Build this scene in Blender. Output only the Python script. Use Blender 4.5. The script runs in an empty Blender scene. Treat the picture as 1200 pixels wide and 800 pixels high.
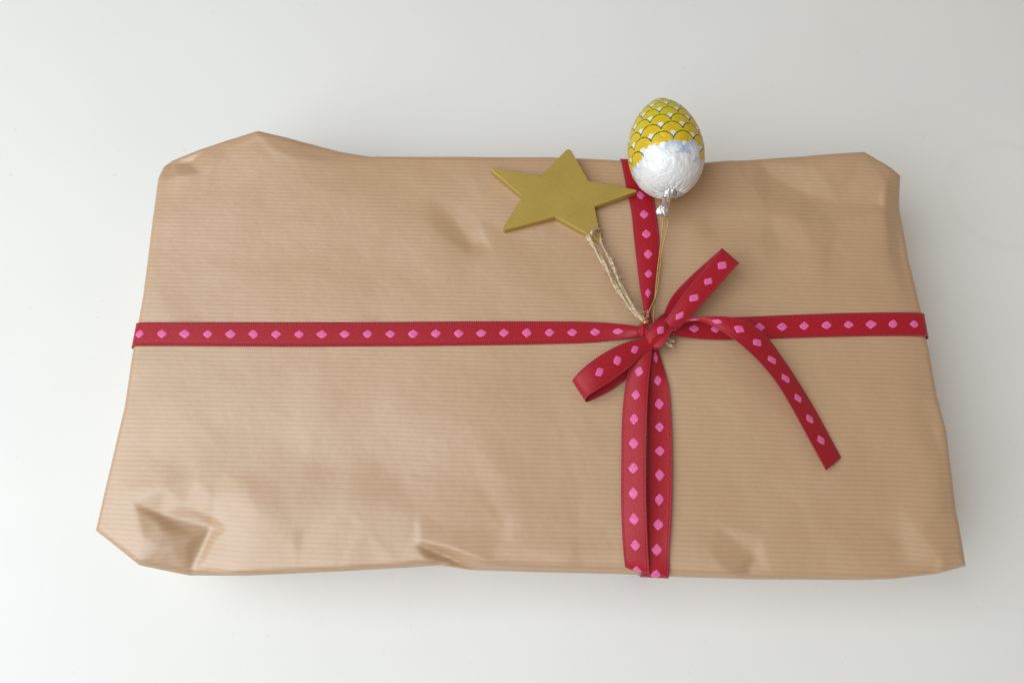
import bpy, math, random
import numpy as np
from mathutils import Vector, Matrix
from mathutils.geometry import delaunay_2d_cdt

random.seed(7); rng = np.random.default_rng(7)
scene = bpy.context.scene
col = scene.collection

# ------------------------------------------------------------------ camera
H = 0.047                       # height of the parcel's top (metres)
CAM_Z, TILT, FPX = H + 0.32, math.radians(18), 935.0
cam_d = bpy.data.cameras.new('camera'); cam = bpy.data.objects.new('camera', cam_d); col.objects.link(cam)
cam.location = (0, 0, CAM_Z); cam.rotation_euler = (TILT, 0, 0)
cam_d.sensor_width = 36.0; cam_d.lens = FPX / 1200 * 36.0
cam_d.clip_start = 0.01; cam_d.clip_end = 50
cam_d.dof.use_dof = True; cam_d.dof.focus_distance = 0.322; cam_d.dof.aperture_fstop = 8.0
scene.camera = cam

# ------------------------------------------------------------------ room light and window
world = bpy.data.worlds.new('World'); scene.world = world; world.use_nodes = True
bg = world.node_tree.nodes['Background']; bg.inputs[0].default_value = (1.0, 0.83, 0.66, 1); bg.inputs[1].default_value = 0.32
ld = bpy.data.lights.new('window_light', 'AREA'); ld.shape = 'RECTANGLE'; ld.size = 1.3; ld.size_y = 1.2
ld.energy = 17.0; ld.color = (0.855, 0.95, 1.0)
lo = bpy.data.objects.new('window_light', ld); col.objects.link(lo)
lo.location = (-0.67, -0.15, 0.92)
lo.rotation_euler = (Vector((0.0, 0.12, 0.05)) - Vector(lo.location)).to_track_quat('-Z', 'Y').to_euler()

vs = scene.view_settings
vs.view_transform = 'Standard'; vs.look = 'None'; vs.exposure = 0.0; vs.gamma = 1.0; vs.use_curve_mapping = False

# ------------------------------------------------------------------ helpers
CT, ST = math.cos(TILT), math.sin(TILT)
def at(px, py, z):
    """the point at height z that is seen at pixel (px, py) of the 1200 x 800 photograph"""
    x, y = (px - 600) / FPX, -(py - 400) / FPX
    d = np.array((x, y * CT + ST, y * ST - CT))
    t = (z - CAM_Z) / d[2]
    return np.array((0, 0, CAM_Z)) + d * t

def new_obj(name, verts, faces, mat, parent=None, smooth=True, uvs=None, cols=None):
    me = bpy.data.meshes.new(name)
    me.from_pydata([tuple(map(float, v)) for v in verts], [], [tuple(map(int, f)) for f in faces])
    me.update()
    if smooth: me.shade_smooth()
    if uvs is not None:
        uvl = me.uv_layers.new(name='UVMap')
        idx = np.empty(len(me.loops), dtype=np.int64); me.loops.foreach_get('vertex_index', idx)
        uvl.data.foreach_set('uv', np.asarray(uvs, dtype=np.float32)[idx].ravel())
    if cols is not None:
        ca = me.color_attributes.new('print', 'FLOAT_COLOR', 'POINT')
        ca.data.foreach_set('color', np.asarray(cols, dtype=np.float32).ravel())
    if mat: me.materials.append(mat)
    o = bpy.data.objects.new(name, me); col.objects.link(o)
    if parent: o.parent = parent; o.matrix_parent_inverse = parent.matrix_world.inverted()
    return o

def thing(name, label, cat, loc):
    o = bpy.data.objects.new(name, None); col.objects.link(o)
    o.empty_display_size = 0.02
    o.location = [float(c) for c in loc]; o['label'] = label; o['category'] = cat
    bpy.context.view_layer.update()
    return o

def grid_faces(n, m, off=0, flip=False, wrap=False):
    f = []
    for i in range(n - 1):
        for j in range(m if wrap else m - 1):
            a, b = off + i * m + j, off + i * m + (j + 1) % m
            c, d = off + (i + 1) * m + (j + 1) % m, off + (i + 1) * m + j
            f.append((a, d, c, b) if flip else (a, b, c, d))
    return f

def catmull(P, n):
    """n points evenly spaced along the centripetal spline through P (any dimension)"""
    P = np.asarray(P, float)
    P = np.vstack([2 * P[0] - P[1], P, 2 * P[-1] - P[-2]])
    out = []
    for i in range(1, len(P) - 2):
        p0, p1, p2, p3 = P[i - 1], P[i], P[i + 1], P[i + 2]
        k = lambda a, b: max(np.linalg.norm((b - a)[:3]), 1e-7) ** 0.5
        t0 = 0; t1 = t0 + k(p0, p1); t2 = t1 + k(p1, p2); t3 = t2 + k(p2, p3)
        t = np.linspace(t1, t2, 24, endpoint=False)[:, None]
        A1 = (t1 - t) / (t1 - t0) * p0 + (t - t0) / (t1 - t0) * p1
        A2 = (t2 - t) / (t2 - t1) * p1 + (t - t1) / (t2 - t1) * p2
        A3 = (t3 - t) / (t3 - t2) * p2 + (t - t2) / (t3 - t2) * p3
        B1 = (t2 - t) / (t2 - t0) * A1 + (t - t0) / (t2 - t0) * A2
        B2 = (t3 - t) / (t3 - t1) * A2 + (t - t1) / (t3 - t1) * A3
        out.append((t2 - t) / (t2 - t1) * B1 + (t - t1) / (t2 - t1) * B2)
    out = np.vstack(out + [P[-2][None]])
    if n is None: return out
    s = np.concatenate([[0], np.cumsum(np.linalg.norm(np.diff(out[:, :6], axis=0), axis=1))])
    q = np.linspace(0, s[-1], n)
    return np.stack([np.interp(q, s, out[:, c]) for c in range(out.shape[1])], 1)

# ------------------------------------------------------------------ materials
class NT:
    def __init__(self, name):
        self.m = bpy.data.materials.new(name); self.m.use_nodes = True
        self.t = self.m.node_tree; self.b = self.t.nodes['Principled BSDF']
    def n(self, typ, **kw):
        nd = self.t.nodes.new(typ)
        for k, v in kw.items(): setattr(nd, k, v)
        return nd
    def put(self, sock, v):
        if hasattr(v, 'is_output') or isinstance(v, bpy.types.NodeSocket): self.t.links.new(v, sock)
        else: sock.default_value = v
    def math(self, op, a, b=None, c=None, clamp=False):
        nd = self.n('ShaderNodeMath', operation=op, use_clamp=clamp)
        for i, v in enumerate((a, b, c)):
            if v is not None: self.put(nd.inputs[i], v)
        return nd.outputs[0]
    def uv(self):
        s = self.n('ShaderNodeSeparateXYZ'); u = self.n('ShaderNodeUVMap', uv_map='UVMap')
        self.t.links.new(u.outputs[0], s.inputs[0]); return u.outputs[0], s.outputs[0], s.outputs[1]
    def noise(self, vec, scale, detail=2.0, rough=0.5, stretch=None):
        if stretch:
            mp = self.n('ShaderNodeMapping'); self.t.links.new(vec, mp.inputs[0]); mp.inputs['Scale'].default_value = stretch; vec = mp.outputs[0]
        nd = self.n('ShaderNodeTexNoise'); self.t.links.new(vec, nd.inputs['Vector'])
        nd.inputs['Scale'].default_value = scale; nd.inputs['Detail'].default_value = detail; nd.inputs['Roughness'].default_value = rough
        return nd.outputs[0]
    def mix(self, f, a, b, blend='MIX'):
        nd = self.n('ShaderNodeMix', data_type='RGBA', blend_type=blend)
        self.put(nd.inputs[0], f); self.put(nd.inputs[6], a); self.put(nd.inputs[7], b); return nd.outputs[2]
    def ramp(self, v, lo, hi, a=0.0, b=1.0):
        nd = self.n('ShaderNodeMapRange', interpolation_type='SMOOTHSTEP')
        for i, q in enumerate((v, lo, hi, a, b)): self.put(nd.inputs[i], q)
        return nd.outputs[0]
    def bump(self, h, dist, strength=1.0, prev=None):
        nd = self.n('ShaderNodeBump'); nd.inputs['Distance'].default_value = dist; nd.inputs['Strength'].default_value = strength
        self.t.links.new(h, nd.inputs['Height'])
        if prev: self.t.links.new(prev, nd.inputs['Normal'])
        return nd.outputs[0]
    def set(self, **kw):
        for k, v in kw.items(): self.put(self.b.inputs[k.replace('_', ' ')], v)
        return self.m

def mat_paper():
    k = NT('ribbed_kraft_paper'); v, u, w = k.uv()                 # uv in millimetres
    warp = k.noise(v, 0.02, 2.0)
    fib = k.noise(v, 1.0, 3.0, 0.6, (0.5, 2.6, 1))
    fleck = k.noise(v, 1.0, 2.0, 0.6, (0.25, 1.1, 1))
    blot = k.noise(v, 0.018, 3.0, 0.55)
    ww = k.math('ADD', w, k.math('MULTIPLY', warp, 1.2))
    st = k.math('SINE', k.math('MULTIPLY', ww, 2 * math.pi / 1.92))
    st = k.ramp(st, -1.0, 0.05)                                     # 0 in the narrow dark line
    mod = k.ramp(fib, 0.30, 0.70, 0.45, 1.1)
    dark = k.math('MULTIPLY', k.math('SUBTRACT', 1.0, st), mod)
    c = k.mix(k.math('MULTIPLY', dark, 0.46), (0.51, 0.312, 0.172, 1), (0.36, 0.205, 0.104, 1))
    c = k.mix(k.ramp(fleck, 0.55, 0.80, 0, 0.28), c, (0.62, 0.43, 0.28, 1))
    c = k.mix(k.ramp(blot, 0.35, 0.70, 0, 0.22), c, (0.42, 0.25, 0.132, 1))
    grain = k.noise(v, 2.2, 2.0, 0.6)
    b1 = k.bump(st, 0.00002, 0.8)
    b2 = k.bump(grain, 0.00005, 0.7, b1)
    wr = k.noise(v, 0.05, 3.0, 0.5)
    b3 = k.bump(wr, 0.0022, 0.26, b2)
    return k.set(Base_Color=c, Roughness=k.ramp(fib, 0.2, 0.8, 0.46, 0.55), Specular_IOR_Level=1.0, Coat_Weight=0.9, Coat_Roughness=0.48, Coat_IOR=1.65, Normal=b3, Coat_Normal=b3)

def mat_ribbon():
    k = NT('red_satin_ribbon'); v, u, w = k.uv()                   # u across 0..1, v along in millimetres
    e = k.math('ABSOLUTE', k.math('SUBTRACT', u, 0.5))
    edge = k.ramp(e, 0.385, 0.415)
    rim = k.ramp(e, 0.468, 0.49)
    stitch = k.math('SINE', k.math('MULTIPLY', w, 2 * math.pi / 0.95))
    stitch = k.ramp(stitch, -0.5, 0.7)
    thr = k.noise(v, 1.0, 2.0, 0.6, (30, 0.9, 1))
    weft = k.noise(v, 1.0, 2.0, 0.6, (14, 2.6, 1))
    c = k.mix(k.ramp(weft, 0.3, 0.7), (0.23, 0.003, 0.010, 1), (0.47, 0.010, 0.024, 1))
    c = k.mix(k.ramp(thr, 0.35, 0.75, 0, 0.35), c, (0.54, 0.018, 0.036, 1))
    c = k.mix(k.math('MULTIPLY', k.math('MULTIPLY', edge, k.math('SUBTRACT', 1.0, stitch)), k.ramp(weft, 0.25, 0.7, 0.5, 0.95)), c, (0.22, 0.006, 0.016, 1))
    c = k.mix(k.math('MULTIPLY', k.math('MULTIPLY', edge, stitch), 0.45), c, (0.62, 0.05, 0.075, 1))
    c = k.mix(k.math('MULTIPLY', rim, 0.5), c, (0.56, 0.03, 0.05, 1))
    b1 = k.bump(weft, 0.00012, 0.9)
    b2 = k.bump(k.math('MULTIPLY', edge, stitch), 0.00022, 0.9, b1)
    return k.set(Base_Color=c, Roughness=0.43, Specular_IOR_Level=0.45, Sheen_Weight=0.10, Sheen_Roughness=0.4, Specular_Tint=(1.0, 0.72, 0.74, 1), Normal=b2)

def mat_dot():
    k = NT('pink_woven_thread'); v, u, w = k.uv()
    thr = k.noise(v, 1.0, 2.0, 0.5, (4.5, 0.5, 1))
    c = k.mix(k.ramp(thr, 0.3, 0.7), (0.66, 0.07, 0.28, 1), (0.86, 0.17, 0.45, 1))
    return k.set(Base_Color=c, Roughness=0.42, Specular_IOR_Level=0.5, Sheen_Weight=0.3, Normal=k.bump(thr, 0.00022, 0.9))

def mat_table():
    k = NT('white_lacquer_table'); tc = k.n('ShaderNodeTexCoord').outputs['Object']
    n1 = k.noise(tc, 9.0, 3.0, 0.5); n2 = k.noise(tc, 420.0, 2.0, 0.5); n3 = k.noise(tc, 260.0, 1.0, 0.5)
    c = k.mix(k.ramp(n1, 0.3, 0.7), (0.79, 0.79, 0.785, 1), (0.81, 0.81, 0.80, 1))
    c = k.mix(k.ramp(n3, 0.74, 0.79, 0, 0.14), c, (0.45, 0.42, 0.38, 1))
    cup = k.n('ShaderNodeVectorMath', operation='DISTANCE'); k.t.links.new(tc, cup.inputs[0]); p = at(1178, 228, 0); cup.inputs[1].default_value = tuple(p)
    r = k.math('ABSOLUTE', k.math('SUBTRACT', cup.outputs['Value'], 0.030))
    ring = k.math('MULTIPLY', k.ramp(r, 0.0, 0.0040, 1, 0), k.ramp(k.noise(tc, 40.0), 0.35, 0.65, 0.1, 0.55))
    c = k.mix(k.math('MULTIPLY', ring, 0.16), c, (0.60, 0.55, 0.46, 1))
    return k.set(Base_Color=c, Roughness=0.5, Specular_IOR_Level=0.3, Normal=k.bump(n2, 0.00006, 0.5))

def mat_gold():
    k = NT('gold_painted_wood'); tc = k.n('ShaderNodeTexCoord').outputs['Object']
    n = k.noise(tc, 2200.0, 2.0, 0.6); n2 = k.noise(tc, 60.0, 2.0)
    c = k.mix(k.ramp(n, 0.3, 0.7), (0.46, 0.325, 0.072, 1), (0.53, 0.385, 0.095, 1))
    return k.set(Base_Color=c, Metallic=0.55, Roughness=k.ramp(n2, 0.3, 0.7, 0.40, 0.50), Normal=k.bump(n, 0.0001, 0.3))

def mat_simple(name, a, b, scale, rough, metal=0.0, bump=0.0, stretch=None, spec=0.5):
    k = NT(name); tc = k.n('ShaderNodeTexCoord').outputs['Object']
    n = k.noise(tc, scale, 3.0, 0.6, stretch)
    kw = dict(Base_Color=k.mix(k.ramp(n, 0.3, 0.7), (*a, 1), (*b, 1)), Roughness=rough, Metallic=metal, Specular_IOR_Level=spec)
    if bump: kw['Normal'] = k.bump(n, bump, 0.8)
    return k.set(**kw)

def mat_foil():
    k = NT('printed_foil'); tc = k.n('ShaderNodeTexCoord').outputs['Object']
    a = k.n('ShaderNodeVertexColor', layer_name='print')
    n = k.noise(tc, 330.0, 4.0, 0.6); n2 = k.noise(tc, 120.0, 3.0, 0.6)
    vo = k.n('ShaderNodeTexVoronoi', feature='DISTANCE_TO_EDGE'); k.t.links.new(tc, vo.inputs[0]); vo.inputs['Scale'].default_value = 260.0
    cr = k.ramp(vo.outputs['Distance'], 0.0, 0.16)
    b1 = k.bump(n, 0.0005, 0.55); b2 = k.bump(n2, 0.0009, 0.5, b1); b3 = k.bump(cr, 0.00012, 0.6, b2)
    return k.set(Base_Color=a.outputs[0], Metallic=0.10, Roughness=0.40, Specular_IOR_Level=0.5, Normal=b3)

M_paper, M_ribbon, M_dot, M_table, M_gold, M_foil = mat_paper(), mat_ribbon(), mat_dot(), mat_table(), mat_gold(), mat_foil()
M_silver = mat_simple('crumpled_silver_foil', (0.62, 0.63, 0.66), (0.88, 0.88, 0.90), 500.0, 0.24, 0.85, 0.0006)
M_jute = mat_simple('jute_fibre', (0.48, 0.35, 0.22), (0.76, 0.60, 0.43), 900.0, 0.8, 0.0, 0.0003, None, 0.2)
M_cord = mat_simple('gold_thread', (0.42, 0.28, 0.08), (0.66, 0.48, 0.18), 1500.0, 0.38, 0.55, 0.0002)

# ------------------------------------------------------------------ table top
S = 0.9
t = new_obj('table_top', [(-S, -S, 0), (S, -S, 0), (S, S, 0), (-S, S, 0), (-S, -S, -.03), (S, -S, -.03), (S, S, -.03), (-S, S, -.03)],
            [(0, 1, 2, 3), (7, 6, 5, 4), (0, 4, 5, 1), (1, 5, 6, 2), (2, 6, 7, 3), (3, 7, 4, 0)], M_table, smooth=False)
t['kind'] = 'structure'; t['label'] = 'plain white table top under the wrapped parcel'

# ------------------------------------------------------------------ the wrapped parcel
RND = 0.0032
ZE = H - 0.0025                                     # height at which the outline was taken
back = [(200.6, 187), (242, 175), (306, 158), (336, 163), (366, 169), (400, 177), (434, 182.5), (540, 183), (645, 183.6), (726, 187.5), (822, 190), (925, 183), (1012, 178), (1058, 204)]
right = [(1058, 204), (1059, 242), (1069, 304), (1076, 335), (1083, 367), (1088, 396), (1091, 408), (1100, 464), (1111, 505), (1124, 602), (1134, 663)]
front = [(134, 638), (164, 662), (190, 668), (216, 673.5), (290, 674), (400, 669), (484, 664), (516, 662), (550, 667), (624, 669.5), (729, 672), (800, 675.6), (878, 678), (1010, 679), (1047, 678), (1100, 672), (1134, 663)]
left = [(200.6, 187), (191.5, 195), (185, 211), (179, 257), (168, 347), (157, 405), (146, 480), (128, 556), (113, 622), (134, 638)]
W3 = lambda pts: np.array([at(x, y, ZE) for x, y in pts])
def resample(pts, ts):
    P = W3(pts)[:, :2]; s = np.concatenate([[0], np.cumsum(np.linalg.norm(np.diff(P, axis=0), axis=1))]); s /= s[-1]
    return np.stack([np.interp(ts, s, P[:, 0]), np.interp(ts, s, P[:, 1])], 1)
def spaced(n, edge):
    e = np.array([0, .015, .05, .11, .2, .32, .48, .7, 1.0]) * edge
    return np.concatenate([e, np.linspace(edge, 1 - edge, n)[1:-1], 1 - e[::-1]])
us, vs_ = spaced(380, RND * 1.3 / 0.34), spaced(230, RND * 1.3 / 0.18)
Bk, Fr, Lf, Rt = resample(back, us), resample(front, us), resample(left, vs_), resample(right, vs_)
U, V = us[None, :, None], vs_[:, None, None]       # v runs from the back edge (0) to the front edge (1)
XY = (1 - V) * Bk[None] + V * Fr[None] + (1 - U) * Lf[:, None] + U * Rt[:, None] - (
    (1 - U) * (1 - V) * Bk[0] + U * (1 - V) * Bk[-1] + (1 - U) * V * Fr[0] + U * V * Fr[-1])
outline = np.vstack([W3(back)[:-1, :2], W3(right)[:-1, :2], W3(front)[::-1][:-1, :2], W3(left)[::-1][:-1, :2]])

def edge_dist(P):
    d = np.full(len(P), 1e9)
    for a, b in zip(outline, np.roll(outline, -1, 0)):
        ab = b - a; tt = np.clip(((P - a) @ ab) / (ab @ ab), 0, 1)
        d = np.minimum(d, np.linalg.norm(P - a - tt[:, None] * ab, axis=1))
    return d

# creases: points (pixel, height in mm) joined by straight folds, the paper flat between them
feat = []                                            # (px, py, mm)
edges = []
def crease(*pts):
    i0 = len(feat)
    feat.extend(pts)
    for i in range(len(pts) - 1): edges.append((i0 + i, i0 + i + 1))
# frame of flat paper
for x in range(210, 1060, 106):
    for y in (300, 352, 432): feat.append((x + (y * 7) % 31, y, random.uniform(-.25, .25)))
# crushed corner in front on the left
crease((160, 588, 1.0), (188, 602, -0.7), (244, 616, -2.3), (216, 675, -2.7))
crease((160, 588, 1.0), (196, 572, 1.4), (232, 562, 0.9), (250, 583, 0.6))
crease((160, 594, 1.0), (170, 630, 1.5), (163, 664, 1.0))
feat += [(186, 640, 1.2), (202, 642, 0.5), (216, 640, -0.5), (192, 620, 0.7), (186, 611, 0.4), (206, 632, 0.3), (226, 628, -1.1), (250, 632, -0.9), (238, 655, -1.2), (250, 606, -0.5), (268, 618, 0.3), (270, 642, 0.2), (256, 656, -0.3),
         (286, 622, 0.8), (280, 662, 0.4), (262, 600, 0.3), (214, 592, 0.3), (140, 575, 0.8), (128, 615, 0.5), (150, 500, 0.5),
         (262, 553, 0.4), (290, 575, 0.8), (305, 602, 0.9), (303, 635, 0.7), (335, 640, 0.3), (345, 590, 0.3), (200, 525, 0.6), (240, 500, 0.4)]
# hollow on the left half
feat += [(320, 515, -0.5), (350, 535, -0.8), (335, 480, -0.3), (390, 545, -0.8), (430, 535, -0.7), (468, 560, -0.8), (500, 540, -0.4), (400, 585, 0.2), (300, 555, 0.1), (360, 600, 0.4), (490, 600, 0.1), (280, 460, 0.3), (450, 490, -0.3)]
# fold at the middle of the front edge
crease((487, 637, 0.5), (522, 651, -1.9), (556, 666, -2.8))
crease((492, 634, 0.9), (530, 643, 0.8), (575, 660, 0.5))
feat += [(500, 655, 0.7), (525, 662, 0.2), (470, 655, 0.4), (600, 640, 0.2), (530, 620, 0.5), (590, 618, -0.2)]
# fold near the front right
crease((890, 628, 0.19), (885, 650, -0.93), (877, 678, -1.49))
feat += [(830, 645, 0.31), (855, 672, 0.19), (902, 655, -0.56), (905, 676, -0.93), (950, 640, -0.12), (840, 615, 0.0)]
crease((1080, 628, 0.6), (1100, 650, 0.9), (1108, 678, 0.4)); feat += [(1060, 660, -0.3), (1120, 640, 0.2), (1098, 672, -0.6)]
# back right: shallow planes
crease((888, 186, -0.2), (905, 203, -1.3), (940, 222, -1.6), (985, 236, -1.1), (1030, 238, -0.5))
feat += [(955, 195, 0.5), (1012, 184, 0.8), (1035, 212, 1.0), (880, 215, 0.3), (900, 250, -0.3), (980, 262, -0.5)]
crease((1041, 208, 0.8), (1036, 245, 0.9), (1042, 300, 0.5), (1058, 345, 0.2)); feat += [(1056, 240, -1.8), (1058, 290, -1.6), (1064, 320, -0.8)]
crease((826, 250, 0.5), (832, 262, -0.9), (845, 285, 0.0)); crease((935, 258, 0.2), (915, 290, -0.6), (900, 312, -0.2)); feat += [(890, 285, 0.4), (960, 300, 0.4), (812, 270, 0.4)]
# dent left of the star
crease((500, 228, -0.2), (528, 252, -1.1), (553, 285, -1.2)); feat += [(566, 284, -0.7), (540, 232, -0.5), (560, 255, -0.5), (510, 270, 0.4), (580, 300, 0.2), (470, 250, 0.2), (560, 205, -0.1)]
# back left: paper standing up a little and the tucked corner
crease((306, 162, 2.4), (322, 178, 2.0), (345, 187, 1.2), (430, 190, 0.0)); feat += [(366, 174, 0.2), (400, 180, -0.4), (260, 180, 1.8), (280, 220, 1.0), (360, 215, 0.7), (250, 260, 0.4)]
crease((200, 190, -0.8), (212, 208, 1.2), (236, 205, 1.0), (237, 180, 0.6)); feat += [(222, 190, -0.6), (192, 212, 0.4), (205, 235, 0.8)]
# right half, general
feat += [(1100, 560, 0.3), (1060, 480, 0.5), (1085, 440, -0.2), (1000, 500, 0.0), (900, 560, -0.5), (850, 470, 0.3), (960, 580, 0.3), (1050, 590, -0.2), (640, 560, -0.3), (560, 500, 0.3), (650, 470, 0.1), (470, 480, -0.1), (600, 590, 0.2), (690, 620, -0.1), (180, 450, 0.5), (190, 330, 0.3), (820, 540, -0.1), (840, 340, 0.1)]

fx = np.array([at(x, y, H)[:2] for x, y, _ in feat]); fz = np.array([f[2] for f in feat]) * 1.6e-3
cen = outline.mean(0); ring = cen + (outline - cen) * 1.05
n_feat = len(fx)
box = np.array([(-.3, -.3), (.3, -.3), (.3, .4), (-.3, .4)])
ALL = np.vstack([fx, box]); Z = np.concatenate([fz, np.zeros(4)])
cv, ce, cf, ov, oe, of_ = delaunay_2d_cdt([Vector(p) for p in ALL], edges, [], 0, 1e-7)
cv = np.array([tuple(v) for v in cv]); cz = np.zeros(len(cv))
for i, o in enumerate(ov):
    if o: cz[i] = Z[o[0]]
    else: cz[i] = Z[np.argmin(np.linalg.norm(ALL - cv[i], axis=1))] * 0.6
X0, X1, Y0, Y1, RES = -0.21, 0.23, -0.02, 0.27, 0.0005
nx, ny = int((X1 - X0) / RES) + 1, int((Y1 - Y0) / RES) + 1
gx, gy = np.meshgrid(X0 + np.arange(nx) * RES, Y0 + np.arange(ny) * RES)
def rasterise(cv, cz, cf):
    ras = np.zeros((ny, nx))
    for f in cf:
        a, b, c = (cv[i] for i in f[:3]); za, zb, zc = (cz[i] for i in f[:3])
        lo_, hi_ = np.minimum(np.minimum(a, b), c), np.maximum(np.maximum(a, b), c)
        i0, i1 = max(0, int((lo_[0] - X0) / RES)), min(nx, int((hi_[0] - X0) / RES) + 2)
        j0, j1 = max(0, int((lo_[1] - Y0) / RES)), min(ny, int((hi_[1] - Y0) / RES) + 2)
        if i1 <= i0 or j1 <= j0: continue
        x, y = gx[j0:j1, i0:i1], gy[j0:j1, i0:i1]
        den = (b[1] - c[1]) * (a[0] - c[0]) + (c[0] - b[0]) * (a[1] - c[1])
        if abs(den) < 1e-14: continue
        w0 = ((b[1] - c[1]) * (x - c[0]) + (c[0] - b[0]) * (y - c[1])) / den
        w1 = ((c[1] - a[1]) * (x - c[0]) + (a[0] - c[0]) * (y - c[1])) / den
        w2 = 1 - w0 - w1; ok = (w0 > -1e-9) & (w1 > -1e-9) & (w2 > -1e-9)
        ras[j0:j1, i0:i1][ok] = (w0 * za + w1 * zb + w2 * zc)[ok]
    return ras
ras = rasterise(cv, cz, cf)
def blur(a, r, n=2):
    for _ in range(n):
        for ax in (0, 1):
            p = np.pad(a, [(r + 1, r) if q == ax else (0, 0) for q in (0, 1)], mode='edge')
            s = np.cumsum(p, axis=ax)
            a = (np.take(s, range(2 * r + 1, s.shape[ax]), ax) - np.take(s, range(0, s.shape[ax] - 2 * r - 1), ax)) / (2 * r + 1)
    return a
soft, crisp = blur(ras, 7, 2), blur(ras, 1, 2)
# the folds stay sharp near the crushed corner and the front creases, the rest of the paper bends softly
def near(px, py, rad):
    p = at(px, py, H); return np.exp(-(((gx - p[0]) ** 2 + (gy - p[1]) ** 2) / rad ** 2) ** 2)
wt = np.clip(near(205, 625, .030) + near(525, 650, .022) + near(880, 655, .022) + near(215, 195, .014) + near(330, 175, .02) + 0.5 * near(550, 275, .012) + 0.5 * near(1100, 655, .02) + 0.5 * near(950, 215, .04) + 0.12, 0, 1)
ras = soft * (1 - wt) + crisp * wt
# small crisp facets of handled paper, stronger towards the edges and corners
fp = np.column_stack([rng.uniform(-.2, .22, 420), rng.uniform(-.01, .26, 420)])
fd = edge_dist(fp); fh = rng.normal(size=420) * (0.00006 + 0.00024 * np.exp(-fd / 0.012))
fcv, _, fcf, fov, _, _ = delaunay_2d_cdt([Vector(p) for p in np.vstack([fp, box])], [], [], 0, 1e-7)
fz2 = np.concatenate([fh, np.zeros(4)])
ras = ras + blur(rasterise(np.array([tuple(v) for v in fcv]), np.array([fz2[o[0]] if o else 0.0 for o in fov]), fcf), 1, 1)
nz = rng.normal(size=(ny, nx)); nz = blur(nz, 14, 3); nz /= nz.std(); ras += nz * 0.00010
nz = rng.normal(size=(ny, nx)); nz = blur(nz, 40, 3); nz /= nz.std(); ras += nz * 0.00035

def crumple(P):
    a = np.clip((P[:, 0] - X0) / RES, 0, nx - 1.001); b = np.clip((P[:, 1] - Y0) / RES, 0, ny - 1.001)
    i, j = a.astype(int), b.astype(int); fa, fb = a - i, b - j
    return (ras[j, i] * (1 - fa) + ras[j, i + 1] * fa) * (1 - fb) + (ras[j + 1, i] * (1 - fa) + ras[j + 1, i + 1] * fa) * fb
def height(P):
    P = np.atleast_2d(P)[:, :2]; d = edge_dist(P)
    q = np.clip(RND - d, 0, RND)
    rightness = np.clip((P[:, 0] - 0.08) / 0.08, 0, 1)
    z = H - (RND - np.sqrt(np.maximum(RND ** 2 - q ** 2, 0))) - (0.0006 + 0.0012 * rightness) * np.exp(-d / 0.008) + crumple(P)
    return z

nv, nu = XY.shape[:2]
Pf = XY.reshape(-1, 2); Zf = height(Pf)
verts = np.column_stack([Pf, Zf]); faces = grid_faces(nv, nu, flip=True)
tilt = math.radians(-1.3)
def paper_uv(P, extra=0.0):
    x, y = P[:, 0] * 1000, P[:, 1] * 1000 + extra
    return np.column_stack([x * math.cos(tilt) + y * math.sin(tilt), -x * math.sin(tilt) + y * math.cos(tilt) + crumple(P) * 500])
uvs = paper_uv(Pf)
# side walls: follow the edge of the sheet down to the table
loop = [(0, j) for j in range(nu)] + [(i, nu - 1) for i in range(1, nv)] + [(nv - 1, j) for j in range(nu - 2, -1, -1)] + [(i, 0) for i in range(nv - 2, 0, -1)]
li = np.array([i * nu + j for i, j in loop]); LP = verts[li]; nl = len(li)
tang = np.roll(LP[:, :2], -3, 0) - np.roll(LP[:, :2], 3, 0); tang /= np.linalg.norm(tang, axis=1)[:, None]
outn = np.column_stack([-tang[:, 1], tang[:, 0]])    # back edge runs +x, so this points to +y: outwards
ker = np.ones(21) / 21
outn = np.column_stack([np.convolve(np.concatenate([outn[-10:, c], outn[:, c], outn[:10, c]]), ker, 'valid') for c in (0, 1)])
arc = np.concatenate([[0], np.cumsum(np.linalg.norm(np.diff(LP[:, :2], axis=0), axis=1))])
rows = [(0.03, 0.04), (0.08, 0.25), (0.2, 1.0), (0.4, 2.2), (0.6, 3.0), (0.8, 3.3), (0.95, 3.1), (1.0, 3.0)]
prev = li; VV, UVV = [verts], [uvs]; base = len(verts); wall_rows = []
for k, (f, ins) in enumerate(rows):
    wob = np.sin(arc * 90 + 1.3) * .35 + np.sin(arc * 210) * .2
    p = np.column_stack([LP[:, :2] - outn * ((ins + wob * (f * (1 - f) * 4)) * 1e-3)[:, None], LP[:, 2] * (1 - f) + 0.0004 * f])
    VV.append(p); drop = (LP[:, 2] - p[:, 2]) * 1000
    uvw = paper_uv(LP) + np.column_stack([outn[:, 0] * drop, outn[:, 1] * drop]); UVV.append(uvw)
    cur = base + np.arange(nl) + k * nl
    for q in range(nl):
        r = (q + 1) % nl; faces.append((prev[q], prev[r], cur[r], cur[q]))
    prev = cur; wall_rows.append(p)
faces.append(tuple(int(v) for v in prev))            # underside
verts = np.vstack(VV); uvs = np.vstack(UVV)
c0 = outline.mean(0)
parcel = thing('wrapped_parcel', 'flat box wrapped in ribbed brown kraft paper with crushed corners', 'parcel', (c0[0], c0[1], 0))
wrap = new_obj('paper_wrap', verts, faces, M_paper, parcel, uvs=uvs)
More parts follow.
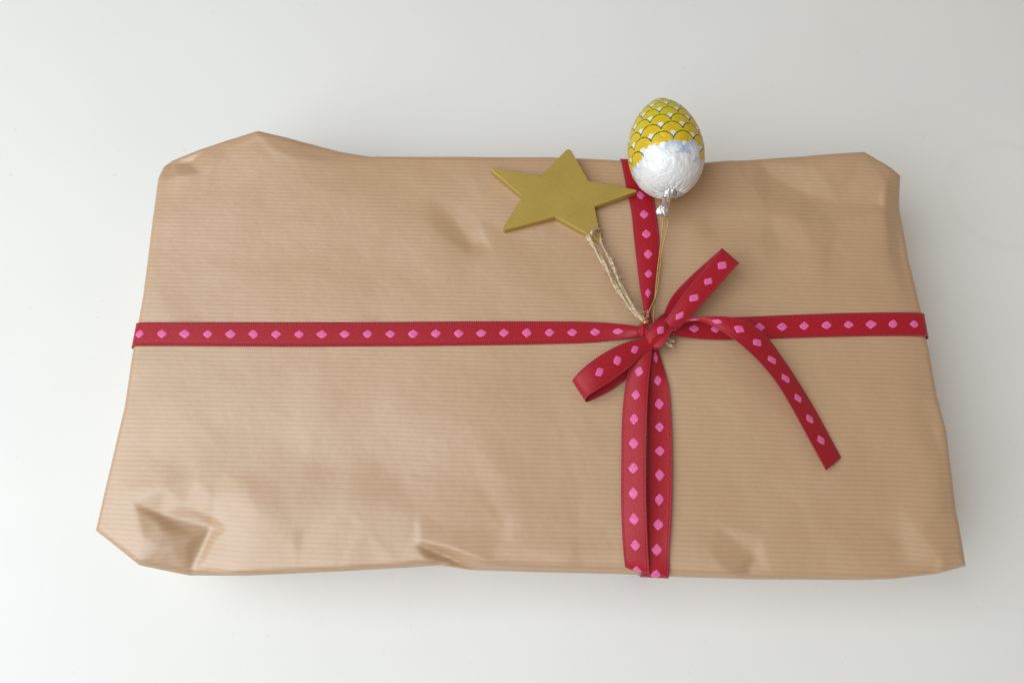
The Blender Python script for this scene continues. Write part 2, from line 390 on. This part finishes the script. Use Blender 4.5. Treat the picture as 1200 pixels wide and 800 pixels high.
# folded flap on each short end, lying on the side wall
def end_flap(i0, i1):
    ids = np.arange(i0, i1); n = len(ids); a = (ids - i0) / (n - 1)
    V_, F_ = [], []
    R = 9
    for r in range(R):
        f = r / (R - 1); hh = 0.02 + 0.80 * f
        sh = 0.10 + 0.30 * (1 - f)                     # trapezium: wide at the bottom fold
        aa = 0.06 + (0.88 - 0.0) * a
        aa = 0.5 + (aa - 0.5) * (1 - (1 - sh) * 0.0 - 0.55 * f)
        pos = i0 + aa * (n - 1)
        k = np.clip(pos.astype(int), i0, i1 - 2); w = (pos - k)[:, None]
        def wall(fr):
            fs = [x[0] for x in rows]; m = min(max(np.searchsorted(fs, fr), 1), len(fs) - 1)
            t_ = np.clip((fr - fs[m - 1]) / (fs[m] - fs[m - 1]), 0, 1)
            A = wall_rows[m - 1] * (1 - t_) + wall_rows[m] * t_
            return A[k] * (1 - w) + A[k + 1] * w
        p = wall(1 - hh); nn = outn[k]
        for th in (0.0003, 0.0007): V_.append(np.column_stack([p[:, :2] + nn * th, p[:, 2]]))
    m = len(V_[0]); VV_ = np.vstack(V_)
    I = lambda r, s, q: (r * 2 + s) * m + q
    for r in range(R - 1):
        for q in range(m - 1):
            F_.append((I(r, 1, q), I(r + 1, 1, q), I(r + 1, 1, q + 1), I(r, 1, q + 1)))
            F_.append((I(r, 0, q), I(r, 0, q + 1), I(r + 1, 0, q + 1), I(r + 1, 0, q)))
        F_.append((I(r, 0, 0), I(r + 1, 0, 0), I(r + 1, 1, 0), I(r, 1, 0))); F_.append((I(r, 0, m - 1), I(r, 1, m - 1), I(r + 1, 1, m - 1), I(r + 1, 0, m - 1)))
    for q in range(m - 1):
        F_.append((I(R - 1, 0, q), I(R - 1, 0, q + 1), I(R - 1, 1, q + 1), I(R - 1, 1, q))); F_.append((I(0, 0, q), I(0, 1, q), I(0, 1, q + 1), I(0, 0, q + 1)))
    new_obj('end_flap', VV_, F_, M_paper, parcel, uvs=np.column_stack([VV_[:, 1] * 1000, VV_[:, 2] * 1000]))
end_flap(nu + 10, nu + nv - 14)
end_flap(nu + nv - 1 + nu + 6, nl - 8)

def surf(px, py, off=0.0006):
    """the point on the parcel's top seen at a pixel, raised by off"""
    z = H
    for _ in range(4):
        p = at(px, py, z + off); z = float(height(p[None, :2])[0])
    p = at(px, py, z + off); return p

# ------------------------------------------------------------------ the ribbon
ribbon = thing('gift_ribbon', 'red satin ribbon with pink woven dots tied in a bow around the parcel', 'ribbon', at(768, 388, 0.0))
TH = 0.00032
class Strand:
    """a length of ribbon between a left and a right edge; rows = [(left xyz, right xyz, crown mm)]"""
    def __init__(self, ctl, n=90, m=11, pleat=0.0, waves=2.5):
        self.pleat, self.waves = pleat * 1e-3, waves
        A = np.array([np.concatenate([l, r, [c]]) for l, r, c in ctl])
        self.C = catmull(A, n); self.n, self.m = n, m
        mid = (self.C[:, :3] + self.C[:, 3:6]) / 2
        self.s = np.concatenate([[0], np.cumsum(np.linalg.norm(np.diff(mid, axis=0), axis=1))])
        tg = np.gradient(mid, axis=0); wd = self.C[:, 3:6] - self.C[:, :3]
        nrm = np.cross(wd, tg); ln = np.linalg.norm(nrm, axis=1)[:, None]; self.N = nrm / np.maximum(ln, 1e-12)
        if self.N[:, 2][self.n // 6: -self.n // 6].mean() < 0: self.N = -self.N
    def flip(self): self.N = -self.N; return self
    def pt(self, s, t, up=0.0):
        c = np.array([np.interp(s, self.s, self.C[:, k]) for k in range(7)]); nn = np.array([np.interp(s, self.s, self.N[:, k]) for k in range(3)])
        nn /= np.linalg.norm(nn)
        rim = 0.00010 * max(0, 1 - min(t, 1 - t) / 0.08)
        return c[:3] * (1 - t) + c[3:6] * t + nn * (c[6] * 1e-3 * 4 * t * (1 - t) + rim + up + self.pleat * math.sin(2 * math.pi * self.waves * t + 1.0 + s * 160))
    def build(self, name, first=4.0, pitch=9.6, dots=True, skip=(), lab=None, tmid=0.5, dscale=1.0):
        ts = np.array([0, .03, .07, .1, .2, .35, .5, .65, .8, .9, .93, .97, 1.0]) if not self.pleat else np.linspace(0, 1, 33); m = len(ts)
        V_, UV_ = [], []
        for side in (0, 1):
            for i in range(self.n):
                for t_ in ts:
                    V_.append(self.pt(self.s[i], t_, -TH * side)); UV_.append((t_, self.s[i] * 1000))
        n = self.n; I = lambda sd, i, j: sd * n * m + i * m + j
        F_ = []
        for i in range(n - 1):
            for j in range(m - 1):
                F_.append((I(0, i, j), I(0, i, j + 1), I(0, i + 1, j + 1), I(0, i + 1, j)))
                F_.append((I(1, i, j), I(1, i + 1, j), I(1, i + 1, j + 1), I(1, i, j + 1)))
            F_.append((I(0, i, 0), I(0, i + 1, 0), I(1, i + 1, 0), I(1, i, 0))); F_.append((I(0, i, m - 1), I(1, i, m - 1), I(1, i + 1, m - 1), I(0, i + 1, m - 1)))
        for j in range(m - 1):
            F_.append((I(0, 0, j), I(1, 0, j), I(1, 0, j + 1), I(0, 0, j + 1))); F_.append((I(0, n - 1, j), I(0, n - 1, j + 1), I(1, n - 1, j + 1), I(1, n - 1, j)))
        o = new_obj(name, V_, F_, M_ribbon, ribbon, uvs=UV_)
        if lab: o['label'] = lab
        if dots:
            s = first * 1e-3; k = 0
            while s < self.s[-1] - 0.0026:
                if k not in skip: self.dot(s, o, tmid, dscale)
                s += pitch * 1e-3; k += 1
        return o
    def dot(self, s, parent, tm=0.5, sc=1.0):
        c = np.array([np.interp(s, self.s, self.C[:, k]) for k in range(7)]); w = max(np.linalg.norm(c[3:6] - c[:3]), 0.003)
        V_, UV_, F_ = [], [], []; K = 16; rings = (0.0, 0.4, 0.75, 0.95, 1.0)
        hl, hw = 0.00228 * sc * random.uniform(.92, 1.08), min(0.00196 * sc, w * 0.21) * random.uniform(.92, 1.08)
        ph = random.uniform(-.05, .05)
        jag = [random.uniform(.93, 1.06) for _ in range(K)]
        for r in rings:
            for q in range(K if r else 1):
                a = 2 * math.pi * q / K; ca, sa = math.cos(a), math.sin(a)
                e = 1.24; rr = (abs(ca) ** e + abs(sa) ** e) ** (-1 / e) * r * (jag[q] if r else 1)   # between a diamond and an ellipse
                ds, dt = ca * rr * hl, (sa * rr + ph * ca * rr) * hw / w
                up = 0.00004 + 0.00013 * (1 - r * r) if r < 1 else -0.00005
                V_.append(self.pt(np.clip(s + ds, 0, self.s[-1]), tm + dt, up)); UV_.append((dt * w * 1000, ds * 1000 + s * 700))
        for q in range(K): F_.append((0, 1 + q, 1 + (q + 1) % K))
        for r in range(len(rings) - 2):
            b0 = 1 + r * K
            for q in range(K): F_.append((b0 + q, b0 + K + q, b0 + K + (q + 1) % K, b0 + (q + 1) % K))
        new_obj('woven_dot', V_, F_, M_dot, parent, uvs=UV_)

def E(lx, ly, lz, rx, ry, rz, crown=0.0):            # edges as pixels with height above the parcel's top in mm
    return (at(lx, ly, H + lz * 1e-3), at(rx, ry, H + rz * 1e-3), crown)
def G(lx, ly, rx, ry, off=0.6, crown=0.12):           # edges lying on the paper
    return (surf(lx, ly, off * 1e-3), surf(rx, ry, off * 1e-3), crown)

def ray_edge(p, axis, sign):
    """where the outline is met from p going along an axis"""
    best = None
    for a, b in zip(outline, np.roll(outline, -1, 0)):
        o = 1 - axis
        if (a[o] - p[o]) * (b[o] - p[o]) <= 0 and abs(b[o] - a[o]) > 1e-9:
            v = a[axis] + (p[o] - a[o]) / (b[o] - a[o]) * (b[axis] - a[axis])
            if best is None or sign * v > sign * best: best = v
    return best
def over_edge(pl, pr, axis, sign, slant=(0, 0)):
    """rows that lead from the edge of the top down the side wall"""
    out = []
    el, er = ray_edge(pl, axis, sign), ray_edge(pr, axis, sign)
    def P(p, e, o_, z):
        q = np.array([p[0], p[1], z], float); q[axis] = e + sign * o_; return q
    for ang in (20, 42, 64, 84):
        a = math.radians(ang); rr = RND + 0.0008
        res = []
        for p, e in ((pl, el), (pr, er)):
            q = P(p, e, -RND + rr * math.sin(a), 0)
            qi = np.array([q[0], q[1]]); qi[axis] = e - sign * (RND + 0.001)
            zt = float(height(qi[None])[0])
            q[2] = zt - RND + rr * math.cos(a) - 0.0003; res.append(q)
        out.append((res[0], res[1], 0.05))
    for z, ins in ((H * .8, -0.0008), (H * .5, -0.0024), (H * .25, -0.0030), (0.0016, -0.0028)):
        out.append((P(pl, el, 0.0009 + ins, z), P(pr, er, 0.0009 + ins, z), 0.05))
    return out

# band running along the parcel, left of the knot
lefts = [G(205, 377.5, 205, 405), G(260, 377.5, 260, 405.5), G(340, 377.5, 340, 406), G(450, 377.3, 450, 405.5), G(560, 376.5, 560, 404.5), G(640, 376.5, 640, 403), G(690, 377, 691, 401.5),
         G(715, 378.5, 716, 399, 1.0, .3), G(735, 380.5, 736, 396.5, 1.8, .8), E(748, 382.5, 3.2, 748, 395, 3.0, 1.2), E(760, 384, 4, 760, 394, 4, 1.0)]
el = over_edge(surf(176, 377.5), surf(172, 405), 0, -1)
Strand(el[::-1] + [G(182, 377.5, 180, 405)] + lefts, 230).build('horizontal_band', first=0.2, pitch=9.62)
rights = [E(776, 381, 4, 776, 391, 4, .8), E(795, 377, 3.2, 795, 394, 3, .8), G(815, 374.5, 815, 396.5, 1.4, .5), G(840, 372.5, 840, 398, .8, .25), G(880, 371, 880, 397.5), G(940, 368.5, 940, 395.5), G(1000, 366.7, 1000, 394), G(1050, 366, 1050, 393.3)]
er = over_edge(surf(1066, 365.8), surf(1066, 393), 0, 1)
Strand(rights + er, 170).build('horizontal_band', first=4.5, pitch=9.45)
# band running across the parcel: behind the knot, then in front of it
bk = over_edge(surf(729, 205), surf(757, 205), 1, 1)
Strand(bk[::-1] + [G(730, 200, 757, 200), G(735, 225, 764, 225), G(740, 250, 769, 250, .7, .2), G(743, 280, 772.5, 280, .9, .4), G(746.5, 310, 773, 310, 1.2, .7), G(749.5, 335, 769, 335, 1.8, .9), E(752.5, 352, 3.0, 765, 352, 2.6, .9), E(755, 366, 3.6, 762.5, 366, 3.2, .5), E(757, 378, 4, 765, 378, 4, .3)], 150).build('vertical_band', first=7.2, pitch=9.6)
fr = over_edge(surf(753, 655), surf(784, 655), 1, -1)
Strand([E(762, 398, 4, 768, 398, 3.6, .3), E(762, 412, 3.4, 772, 412, 2.4, .5), E(761, 430, 2.2, 777, 428, 1.4, .6), E(759.5, 455, .9, 783.5, 452, 1.6, -.2), E(759, 496, .7, 787, 496, 1.5, -.3), E(758.5, 554, .7, 788, 554, 1.4, -.35), E(757, 612, .7, 786.5, 612, 1.4, -.4), E(755, 642, .5, 784.5, 642, 1.2, -.4)] + fr, 150).build('vertical_band', first=7.5, pitch=9.7)
# free end lying over the front band
tl = over_edge(surf(732, 655), surf(761, 655), 1, -1)
push = lambda rws, d: [(l + np.array(d), r + np.array(d), c) for l, r, c in rws]
Strand([E(757, 394, 6.5, 766, 398, 7, .3), E(748, 403, 6.2, 764, 411, 6.8, .5), E(741, 420, 5.4, 762.5, 425, 6.4, .8), E(734.5, 442, 3.6, 760.5, 446, 5.2, .7), E(729.5, 481, 2.0, 758.5, 482, 5.0, .5), E(728, 535, 1.6, 757, 536, 5.0, .4), E(728, 597, 1.4, 757.8, 597, 4.6, .4), E(730, 640, .8, 759.5, 641, 2.6, .3), E(731.5, 656, 0.2, 760.5, 659, 1.9, .2), E(732.5, 664, -1.2, 761, 670, .2, .1), E(733.2, 667, -3.5, 761.3, 675, -3.2, .05)], 120).build('ribbon_tail', first=5.0, pitch=9.9, lab='ribbon end lying straight down over the front edge')
# free end curling away to the right
curl = Strand([E(792, 384, 6, 794, 387, 6, 0), E(802, 375.5, 8.5, 804, 378, 8, .2), E(818, 371.5, 11, 818, 376, 9.6, .5), E(843, 370.5, 13, 837, 383, 11.6, .7), E(870, 374.5, 12.6, 856, 394.5, 12.0, .6), E(894, 389.5, 9.4, 871, 406, 11.6, .5), E(919, 422, 5.4, 893, 427, 9.6, .4), E(936, 448, 3.4, 912, 451, 8.0, .35), E(953, 476, 2.2, 930, 481, 6.8, .3), E(970, 507, 1.3, 948, 514, 5.6, .25), E(985.5, 536, 0.8, 968, 550.5, 4.6, .2)], 130).build('ribbon_tail', first=8.4, pitch=9.3, lab='ribbon end curling away to one side with a slanted cut')
tail_end = (at(985.5, 536, H + .0008), at(968, 550.5, H + .0046)); fray = []
# loop folded flat, pointing back over the paper
Strand([E(775, 381, 8, 789, 387, 7.4, .5), E(784, 369, 9.6, 803, 377, 8.6, .8), E(799, 347, 11.5, 822, 357, 10.5, .7), E(822, 319.5, 12.4, 845, 332, 11.6, .5), E(842, 295.5, 12.2, 863.5, 311.5, 11.6, .3), E(846, 290.5, 11.2, 866.5, 308.5, 10.8, .1), E(845.2, 291.5, 10.2, 865.8, 309.3, 9.8, .05), E(830, 305, 7.2, 850, 323, 7.0, .2), E(806, 327, 5.2, 828, 345, 5.0, .4), E(788, 346.5, 4.8, 812, 362, 4.6, .5), E(779, 364, 5.4, 798, 376, 5.2, .4), E(775, 376, 6, 790, 386, 5.6, .2)], 150).build('bow_loop', first=7.0, pitch=9.5, lab='bow loop pressed flat with a straight folded end')
# open loop beside the knot
Strand([E(760, 392, 7.6, 768, 404, 7.0, .4), E(748, 396.5, 8.2, 754, 414, 7.6, .6), E(728, 403, 9.6, 738, 430, 8.2, .8), E(706, 414.5, 10.4, 716, 446.5, 8.8, .8), E(684, 430.5, 10.4, 698, 458, 8.8, .6), E(673.5, 441.5, 9.0, 688.5, 464.5, 7.4, .3), E(670.6, 446.5, 6.8, 685.8, 469, 5.0, .1), E(674, 447, 4.4, 687.5, 471, 2.6, .1), E(686, 442, 2.6, 698, 466.5, 1.4, .2), E(708, 429, 2.0, 718, 456, 1.2, .2), E(734, 412, 2.4, 742, 436, 1.4, .3), E(752, 398, 3.6, 760, 412, 2.4, .3)], 150).build('bow_loop', first=9.0, pitch=9.0, skip=(3, 4), lab='small open bow loop beside the knot')
# knot: a wrap of ribbon over a tight core
kn = Strand([E(779, 372, 3.0, 792, 387, 2.6, .6), E(776.5, 368.5, 6.0, 790.5, 383, 5.6, .9), E(770, 373, 9.0, 788.5, 386, 8.4, .3), E(763, 381, 9.8, 782.5, 396.5, 9.0, .35), E(757, 390.5, 9.2, 775.5, 406, 8.4, .3), E(757, 397, 8.0, 770, 408.5, 7.0, 1.0), E(758.5, 401, 4.5, 768, 409.5, 4.0, .5), E(760, 401, 2.0, 768, 408, 2.0, .3)], 70, pleat=.28, waves=1.7)
kn.build('knot', first=11.6, pitch=60, lab='tight ribbon knot with one pink dot')
Strand([E(757, 378, 2.6, 768, 374, 2.6, .2), E(750, 381, 5.6, 763, 377, 6.6, .6), E(745.8, 386, 7.0, 759, 383, 8.4, .3), E(747.0, 391.5, 6.2, 758, 392, 8.0, .3), E(752, 396.5, 4.0, 760, 399, 5.6, .4), E(756, 398, 2.6, 762, 400, 3.6, .2)], 50, pleat=.35, waves=1.5).build('knot', dots=False, lab='plain turn of ribbon tucked against the knot')

# ------------------------------------------------------------------ tubes for cords
def tube(pts, rad, name, mat, parent, n=60, k=7, lump=0.0, taper=False):
    P = catmull(pts, n); Tn = np.gradient(P, axis=0); Tn /= np.linalg.norm(Tn, axis=1)[:, None]
    up = np.array((0, 0, 1.0)); V_ = []
    for i in range(n):
        a = np.cross(Tn[i], up); 
        if np.linalg.norm(a) < 1e-3: a = np.cross(Tn[i], (0, 1.0, 0))
        a /= np.linalg.norm(a); b = np.cross(Tn[i], a)
        r = rad * (1 + lump * random.uniform(-1, 1)) * ((0.35 if i in (0, n - 1) else 1) if taper else 1)
        for q in range(k):
            c = 2 * math.pi * q / k; V_.append(P[i] + (a * math.cos(c) + b * math.sin(c)) * r)
    F_ = grid_faces(n, k, wrap=True) + [tuple(range(k))[::-1], tuple((n - 1) * k + q for q in range(k))]
    return V_, F_
def merge(parts):
    V_, F_ = [], []
    for v, f in parts:
        o = len(V_); V_ += list(v); F_ += [tuple(i + o for i in q) for q in f]
    return V_, F_
def twisted(path, rad, turns, name, mat, parent, plies=2, n=140, lump=.12, fuzz=0):
    C = catmull(path, n); Tn = np.gradient(C, axis=0); Tn /= np.linalg.norm(Tn, axis=1)[:, None]
    parts = []
    for pl in range(plies):
        pts = []
        for i in range(n):
            a = np.cross(Tn[i], (0, 0, 1.0)); a /= max(np.linalg.norm(a), 1e-9); b = np.cross(Tn[i], a)
            c = 2 * math.pi * (turns * i / n + pl / plies); pts.append(C[i] + (a * math.cos(c) + b * math.sin(c)) * rad * 0.9)
        parts.append(tube(np.array(pts)[::2], rad, name, mat, parent, n=n, k=7, lump=lump, taper=True))
    for _ in range(fuzz):
        i = random.randrange(2, n - 3); p = C[i] + rng.normal(size=3) * rad * .5; d = Tn[i] * random.uniform(-1, 1) + rng.normal(size=3) * .7; d /= np.linalg.norm(d)
        l = random.uniform(.0012, .0038); m = p + d * l * .5 + rng.normal(size=3) * l * .15
        parts.append(tube([p, m, p + d * l + rng.normal(size=3) * l * .2], 0.00008, name, mat, parent, n=6, k=3))
    V_, F_ = merge(parts); return new_obj(name, V_, F_, mat, parent)

for _ in range(26):                                  # threads loosened by the cut
    f = random.random(); p = tail_end[0] * (1 - f) + tail_end[1] * f; d = np.array((.42, -.85, -.1)) + rng.normal(size=3) * .3; l = random.uniform(.0003, .0009)
    fray.append(tube([p - d * .0004, p + d * l * .5, p + d * l + rng.normal(size=3) * .0001], .00006, 'frayed_threads', M_ribbon, curl, n=5, k=3))
V_, F_ = merge(fray); new_obj('frayed_threads', V_, F_, M_ribbon, curl, uvs=[(0.5, v[0] * 1000) for v in V_])

# ------------------------------------------------------------------ gold star with its twine
star_px = [(667, 172), (690, 212), (750, 223), (697, 242), (705, 284), (651, 254), (587, 271), (612, 230), (572, 196), (634, 206)]
def star_z(px, py): return H + 0.0048 + (210 - py) * 0.000022 + (px - 650) * 0.000012
C2 = [at(x, y, star_z(x, y)) for x, y in star_px]
loop_ = []                                           # round the tips a little
for i, p in enumerate(C2):
    a, b = C2[i - 1], C2[(i + 1) % 10]
    da, db = (a - p) / np.linalg.norm(a - p), (b - p) / np.linalg.norm(b - p)
    if i % 2 == 0:
        r = 0.0021
        for t_ in np.linspace(0, 1, 7):
            loop_.append((1 - t_) ** 2 * (p + da * r) + 2 * t_ * (1 - t_) * (p + (da + db) * 0.0004) + t_ ** 2 * (p + db * r))
    else: loop_.append(p)
L = np.array(loop_); n = len(L); c = L.mean(0)
star = thing('star_ornament', 'flat gold wooden star with rounded points lying on the brown paper', 'ornament', at(655, 230, H))
thk = np.array((0, 0, -0.0036)); V_ = []
nrm2 = np.array([(np.roll(L, -1, 0)[i] - np.roll(L, 1, 0)[i]) for i in range(n)]); nrm2 = np.column_stack([-nrm2[:, 1], nrm2[:, 0], 0 * nrm2[:, 0]]); nrm2 /= np.linalg.norm(nrm2, axis=1)[:, None]
if ((L - c) * nrm2).sum() > 0: nrm2 = -nrm2          # pointing inwards
bv = 0.00025
V_ = list(L + nrm2 * bv) + list(L + np.array((0, 0, -bv))) + list(L + thk + np.array((0, 0, bv))) + list(L + thk + nrm2 * bv)
area = sum(L[i][0] * L[(i + 1) % n][1] - L[(i + 1) % n][0] * L[i][1] for i in range(n))
F_ = []
for r in range(3):
    for i in range(n):
        j = (i + 1) % n; q = (r * n + i, (r + 1) * n + i, (r + 1) * n + j, r * n + j); F_.append(q if area > 0 else q[::-1])
top = tuple(range(n)); bot = tuple(3 * n + i for i in range(n))
F_ += [top if area > 0 else top[::-1], bot[::-1] if area > 0 else bot]
new_obj('star_body', V_, F_, M_gold, star, smooth=False)
h = at(699, 270, star_z(699, 270))
twisted([surf(697, 279, .0015), at(693, 273, H + .0085), h + np.array((0, 0, .0012)), h + np.array((.0009, .0004, .0004)), h + np.array((.0016, 0.0006, -.0018))], .00042, 3, 'twine', M_jute, star, n=50, fuzz=30)
twisted([at(688, 275, H + .0055), at(694, 286, H + .005), at(707, 308, H + .004), at(722, 336, H + .0036), at(737, 358, H + .004), at(752, 374, H + .006), at(757, 379, H + .0075)], .00052, 1.9, 'twine', M_jute, star, lump=.25, fuzz=190)
twisted([h + np.array((.0012, 0, -.001)), at(704, 284, H + .0035), at(714, 302, H + .0034), at(724, 326, H + .0032), at(736, 350, H + .004), at(750, 370, H + .006), at(757, 378, H + .007)], .00046, 1.6, 'twine', M_jute, star, lump=.25, fuzz=190)
twisted([at(772, 396, H + .003), at(780, 401, H + .0026), at(789, 407, H + .0022)], .00050, 1.5, 'twine_end', M_jute, star, n=30, lump=.25, fuzz=70)
twisted([at(776, 392, H + .003), at(783, 397, H + .0028), at(791, 401, H + .0022)], .00045, 1.5, 'twine_end', M_jute, star, n=30, lump=.25, fuzz=60)

# ------------------------------------------------------------------ foil egg
EL, ER = 0.0450, 0.0163
egg_c = at(779.5, 174, H + 0.0168)
egg = thing('egg_ornament', 'small foil wrapped egg with yellow scale print and white crumpled end', 'ornament', (egg_c[0], egg_c[1], H))
elev, yaw = math.radians(3), math.radians(-3)
ax = np.array((math.sin(yaw) * math.cos(elev), math.cos(yaw) * math.cos(elev), math.sin(elev)))   # towards the pointed end
sx = np.cross(ax, (0, 0, 1.0)); sx /= np.linalg.norm(sx); up = np.cross(sx, ax)
NA, NB = 300, 220
V_, COL = [], []
th = np.linspace(0.0, math.pi, NB); xi = -np.cos(th)                                             # -1 at the gathered end, 1 at the point
rad = ER * np.sqrt(np.clip(1 - xi ** 2, 0, 1)) * (1 - 0.115 * xi) / 1.004
lon = xi * EL / 2
sl = np.concatenate([[0], np.cumsum(np.hypot(np.diff(lon), np.diff(rad)))])                       # arc length from the gathered end
phi = np.linspace(0, 2 * math.pi, NA, endpoint=False)                                            # 0 = straight up
r3 = random.Random(11); wr = [(r3.choice((5, 8, 11, 14, 19, 23, 31)), r3.uniform(0, 6.28), r3.uniform(.3, 1)) for _ in range(8)]
NS, PITCH, S0, RS = 11, 0.0046, 0.0238, 0.0052
def scale_colour(a, s, r_loc):
    wloc = 2 * math.pi * max(r_loc, 0.003) / NS
    k0 = int((s - S0) / PITCH) - 3
    for k in range(max(k0, -4), k0 + 7):
        sk = S0 + k * PITCH - 0.0026
        q = a / (2 * math.pi) * NS + 0.5 * (k % 2); dq = (q - round(q))
        ac = abs((round(q) - 0.5 * (k % 2)) / NS * 2 * math.pi)
        lim = (0 if ac < 1.0 else -1 if ac < 1.5 else -2 if ac < 2.3 else -4)
        if k <= lim: sk += 0.0011 * math.sin(round(q) * 2.7 + k) + 0.0004 * math.sin(a * 47) + 0.0002 * math.sin(a * 101)
        d = math.hypot(dq / 0.56, max(s - sk, 0) / RS)
        if d <= 1:
            if k <= lim: return (0, 0, min(1, max(0, (d - 0.35) / 0.6)) if s > S0 - 0.0015 - 0.0046 * min(ac, 1.6) else 0)
            if d > 0.91: return (0.035, 0.05, 0.012)
            if math.hypot(dq * wloc / 0.0014, (s - (sk - 0.0012)) / 0.0017) < 1: return (0.80, 0.80, 0.78)
            t_ = min(max(k - 1, 0) / 4, 1)
            return (0.68 - 0.06 * t_, 0.50 + 0.04 * t_ - 0.07 * max(0, 1 - d) * (1 - t_), 0.014)
    return (0, 0, 0)
for i in range(NB):
    g = math.exp(-sl[i] / 0.0090)
    for j in range(NA):
        a = phi[j]; aa = a if a <= math.pi else a - 2 * math.pi
        w = sum(am * math.sin(f * a + p0 + 2.2 * math.sin(sl[i] * 430 + p0) + 1.2 * math.sin(sl[i] * 190 + 2 * p0)) for f, p0, am in wr) / 3
        r = rad[i] * (1 + 0.085 * w * g)
        l = lon[i] + 0.0016 * math.exp(-(rad[i] / 0.0042) ** 2) + 0.0007 * w * g
        V_.append(egg_c + ax * l + sx * (r * math.sin(a)) + up * (r * math.cos(a)))
        cc = scale_colour(aa, sl[i], rad[i])
        if cc[0] == 0:                                  # white front, pale blue where it meets the scales
            b = cc[2] * (0.55 + 0.45 * math.sin(a * 3 + 0.6)); cc = (0.80 - .42 * b, 0.81 - .30 * b, 0.83 - .05 * b)
        COL.append((*cc, 1))
o = new_obj('foil_body', V_, grid_faces(NB, NA, wrap=True), M_foil, egg, cols=COL)
# gathered twist of foil at the white end
p0 = egg_c - ax * (EL / 2 - 0.0030) + up * 0.0012
path = [p0, at(787, 219, H + .0185), at(783, 230, H + .0160), at(779.5, 240, H + .0110), at(778, 246, H + .0085), at(777, 251, H + .0068)]
rads = [.0048, .0030, .0019, .0016, .0024, .0022]
C = catmull(np.column_stack([np.array(path), np.array(rads)]), 46); V_ = []; K = 30
for i in range(46):
    Tn = C[min(i + 1, 45), :3] - C[max(i - 1, 0), :3]; Tn /= np.linalg.norm(Tn)
    a = np.cross(Tn, (1.0, 0, 0)); a /= np.linalg.norm(a); b = np.cross(Tn, a)
    for q in range(K):
        g = 2 * math.pi * q / K + i * 0.07
        r = C[i, 3] * (1 + .20 * math.sin(g * 5 + i * .12) + .14 * math.sin(g * 8 - i * .2) + random.uniform(-.07, .07) + (.25 * math.sin(g * 3) if i > 38 else 0))
        gg = 2 * math.pi * q / K; V_.append(C[i, :3] + (a * math.cos(gg) + b * math.sin(gg)) * r)
new_obj('foil_twist', V_, grid_faces(46, K, wrap=True) + [tuple(range(K))[::-1], tuple(45 * K + q for q in range(K))], M_silver, egg)
for pts in ([at(777, 249, H + .0066), at(777, 262, H + .005), at(774, 290, H + .004), at(771, 315, H + .0036), at(768, 345, H + .0042), at(766, 372, H + .006), at(766, 380, H + .0075)],
            [at(780, 249, H + .0066), at(783, 259, H + .0056), at(781.5, 272, H + .005), at(776, 292, H + .0045), at(773, 318, H + .0042), at(769, 345, H + .0050), at(761, 364, H + .0066), at(755, 377, H + .0085)]):
    twisted(pts, .00019, 26, 'gold_cord', M_cord, egg, n=180, lump=.05)
kk = [tube([at(754, 376.5, H + .0086), at(756.5, 377.5, H + .0098), at(759, 376, H + .0090)], .00075, 'cord_knot', M_cord, egg, n=12, k=8, lump=.1, taper=True)]
V_, F_ = merge(kk); new_obj('cord_knot', V_, F_, M_cord, egg)
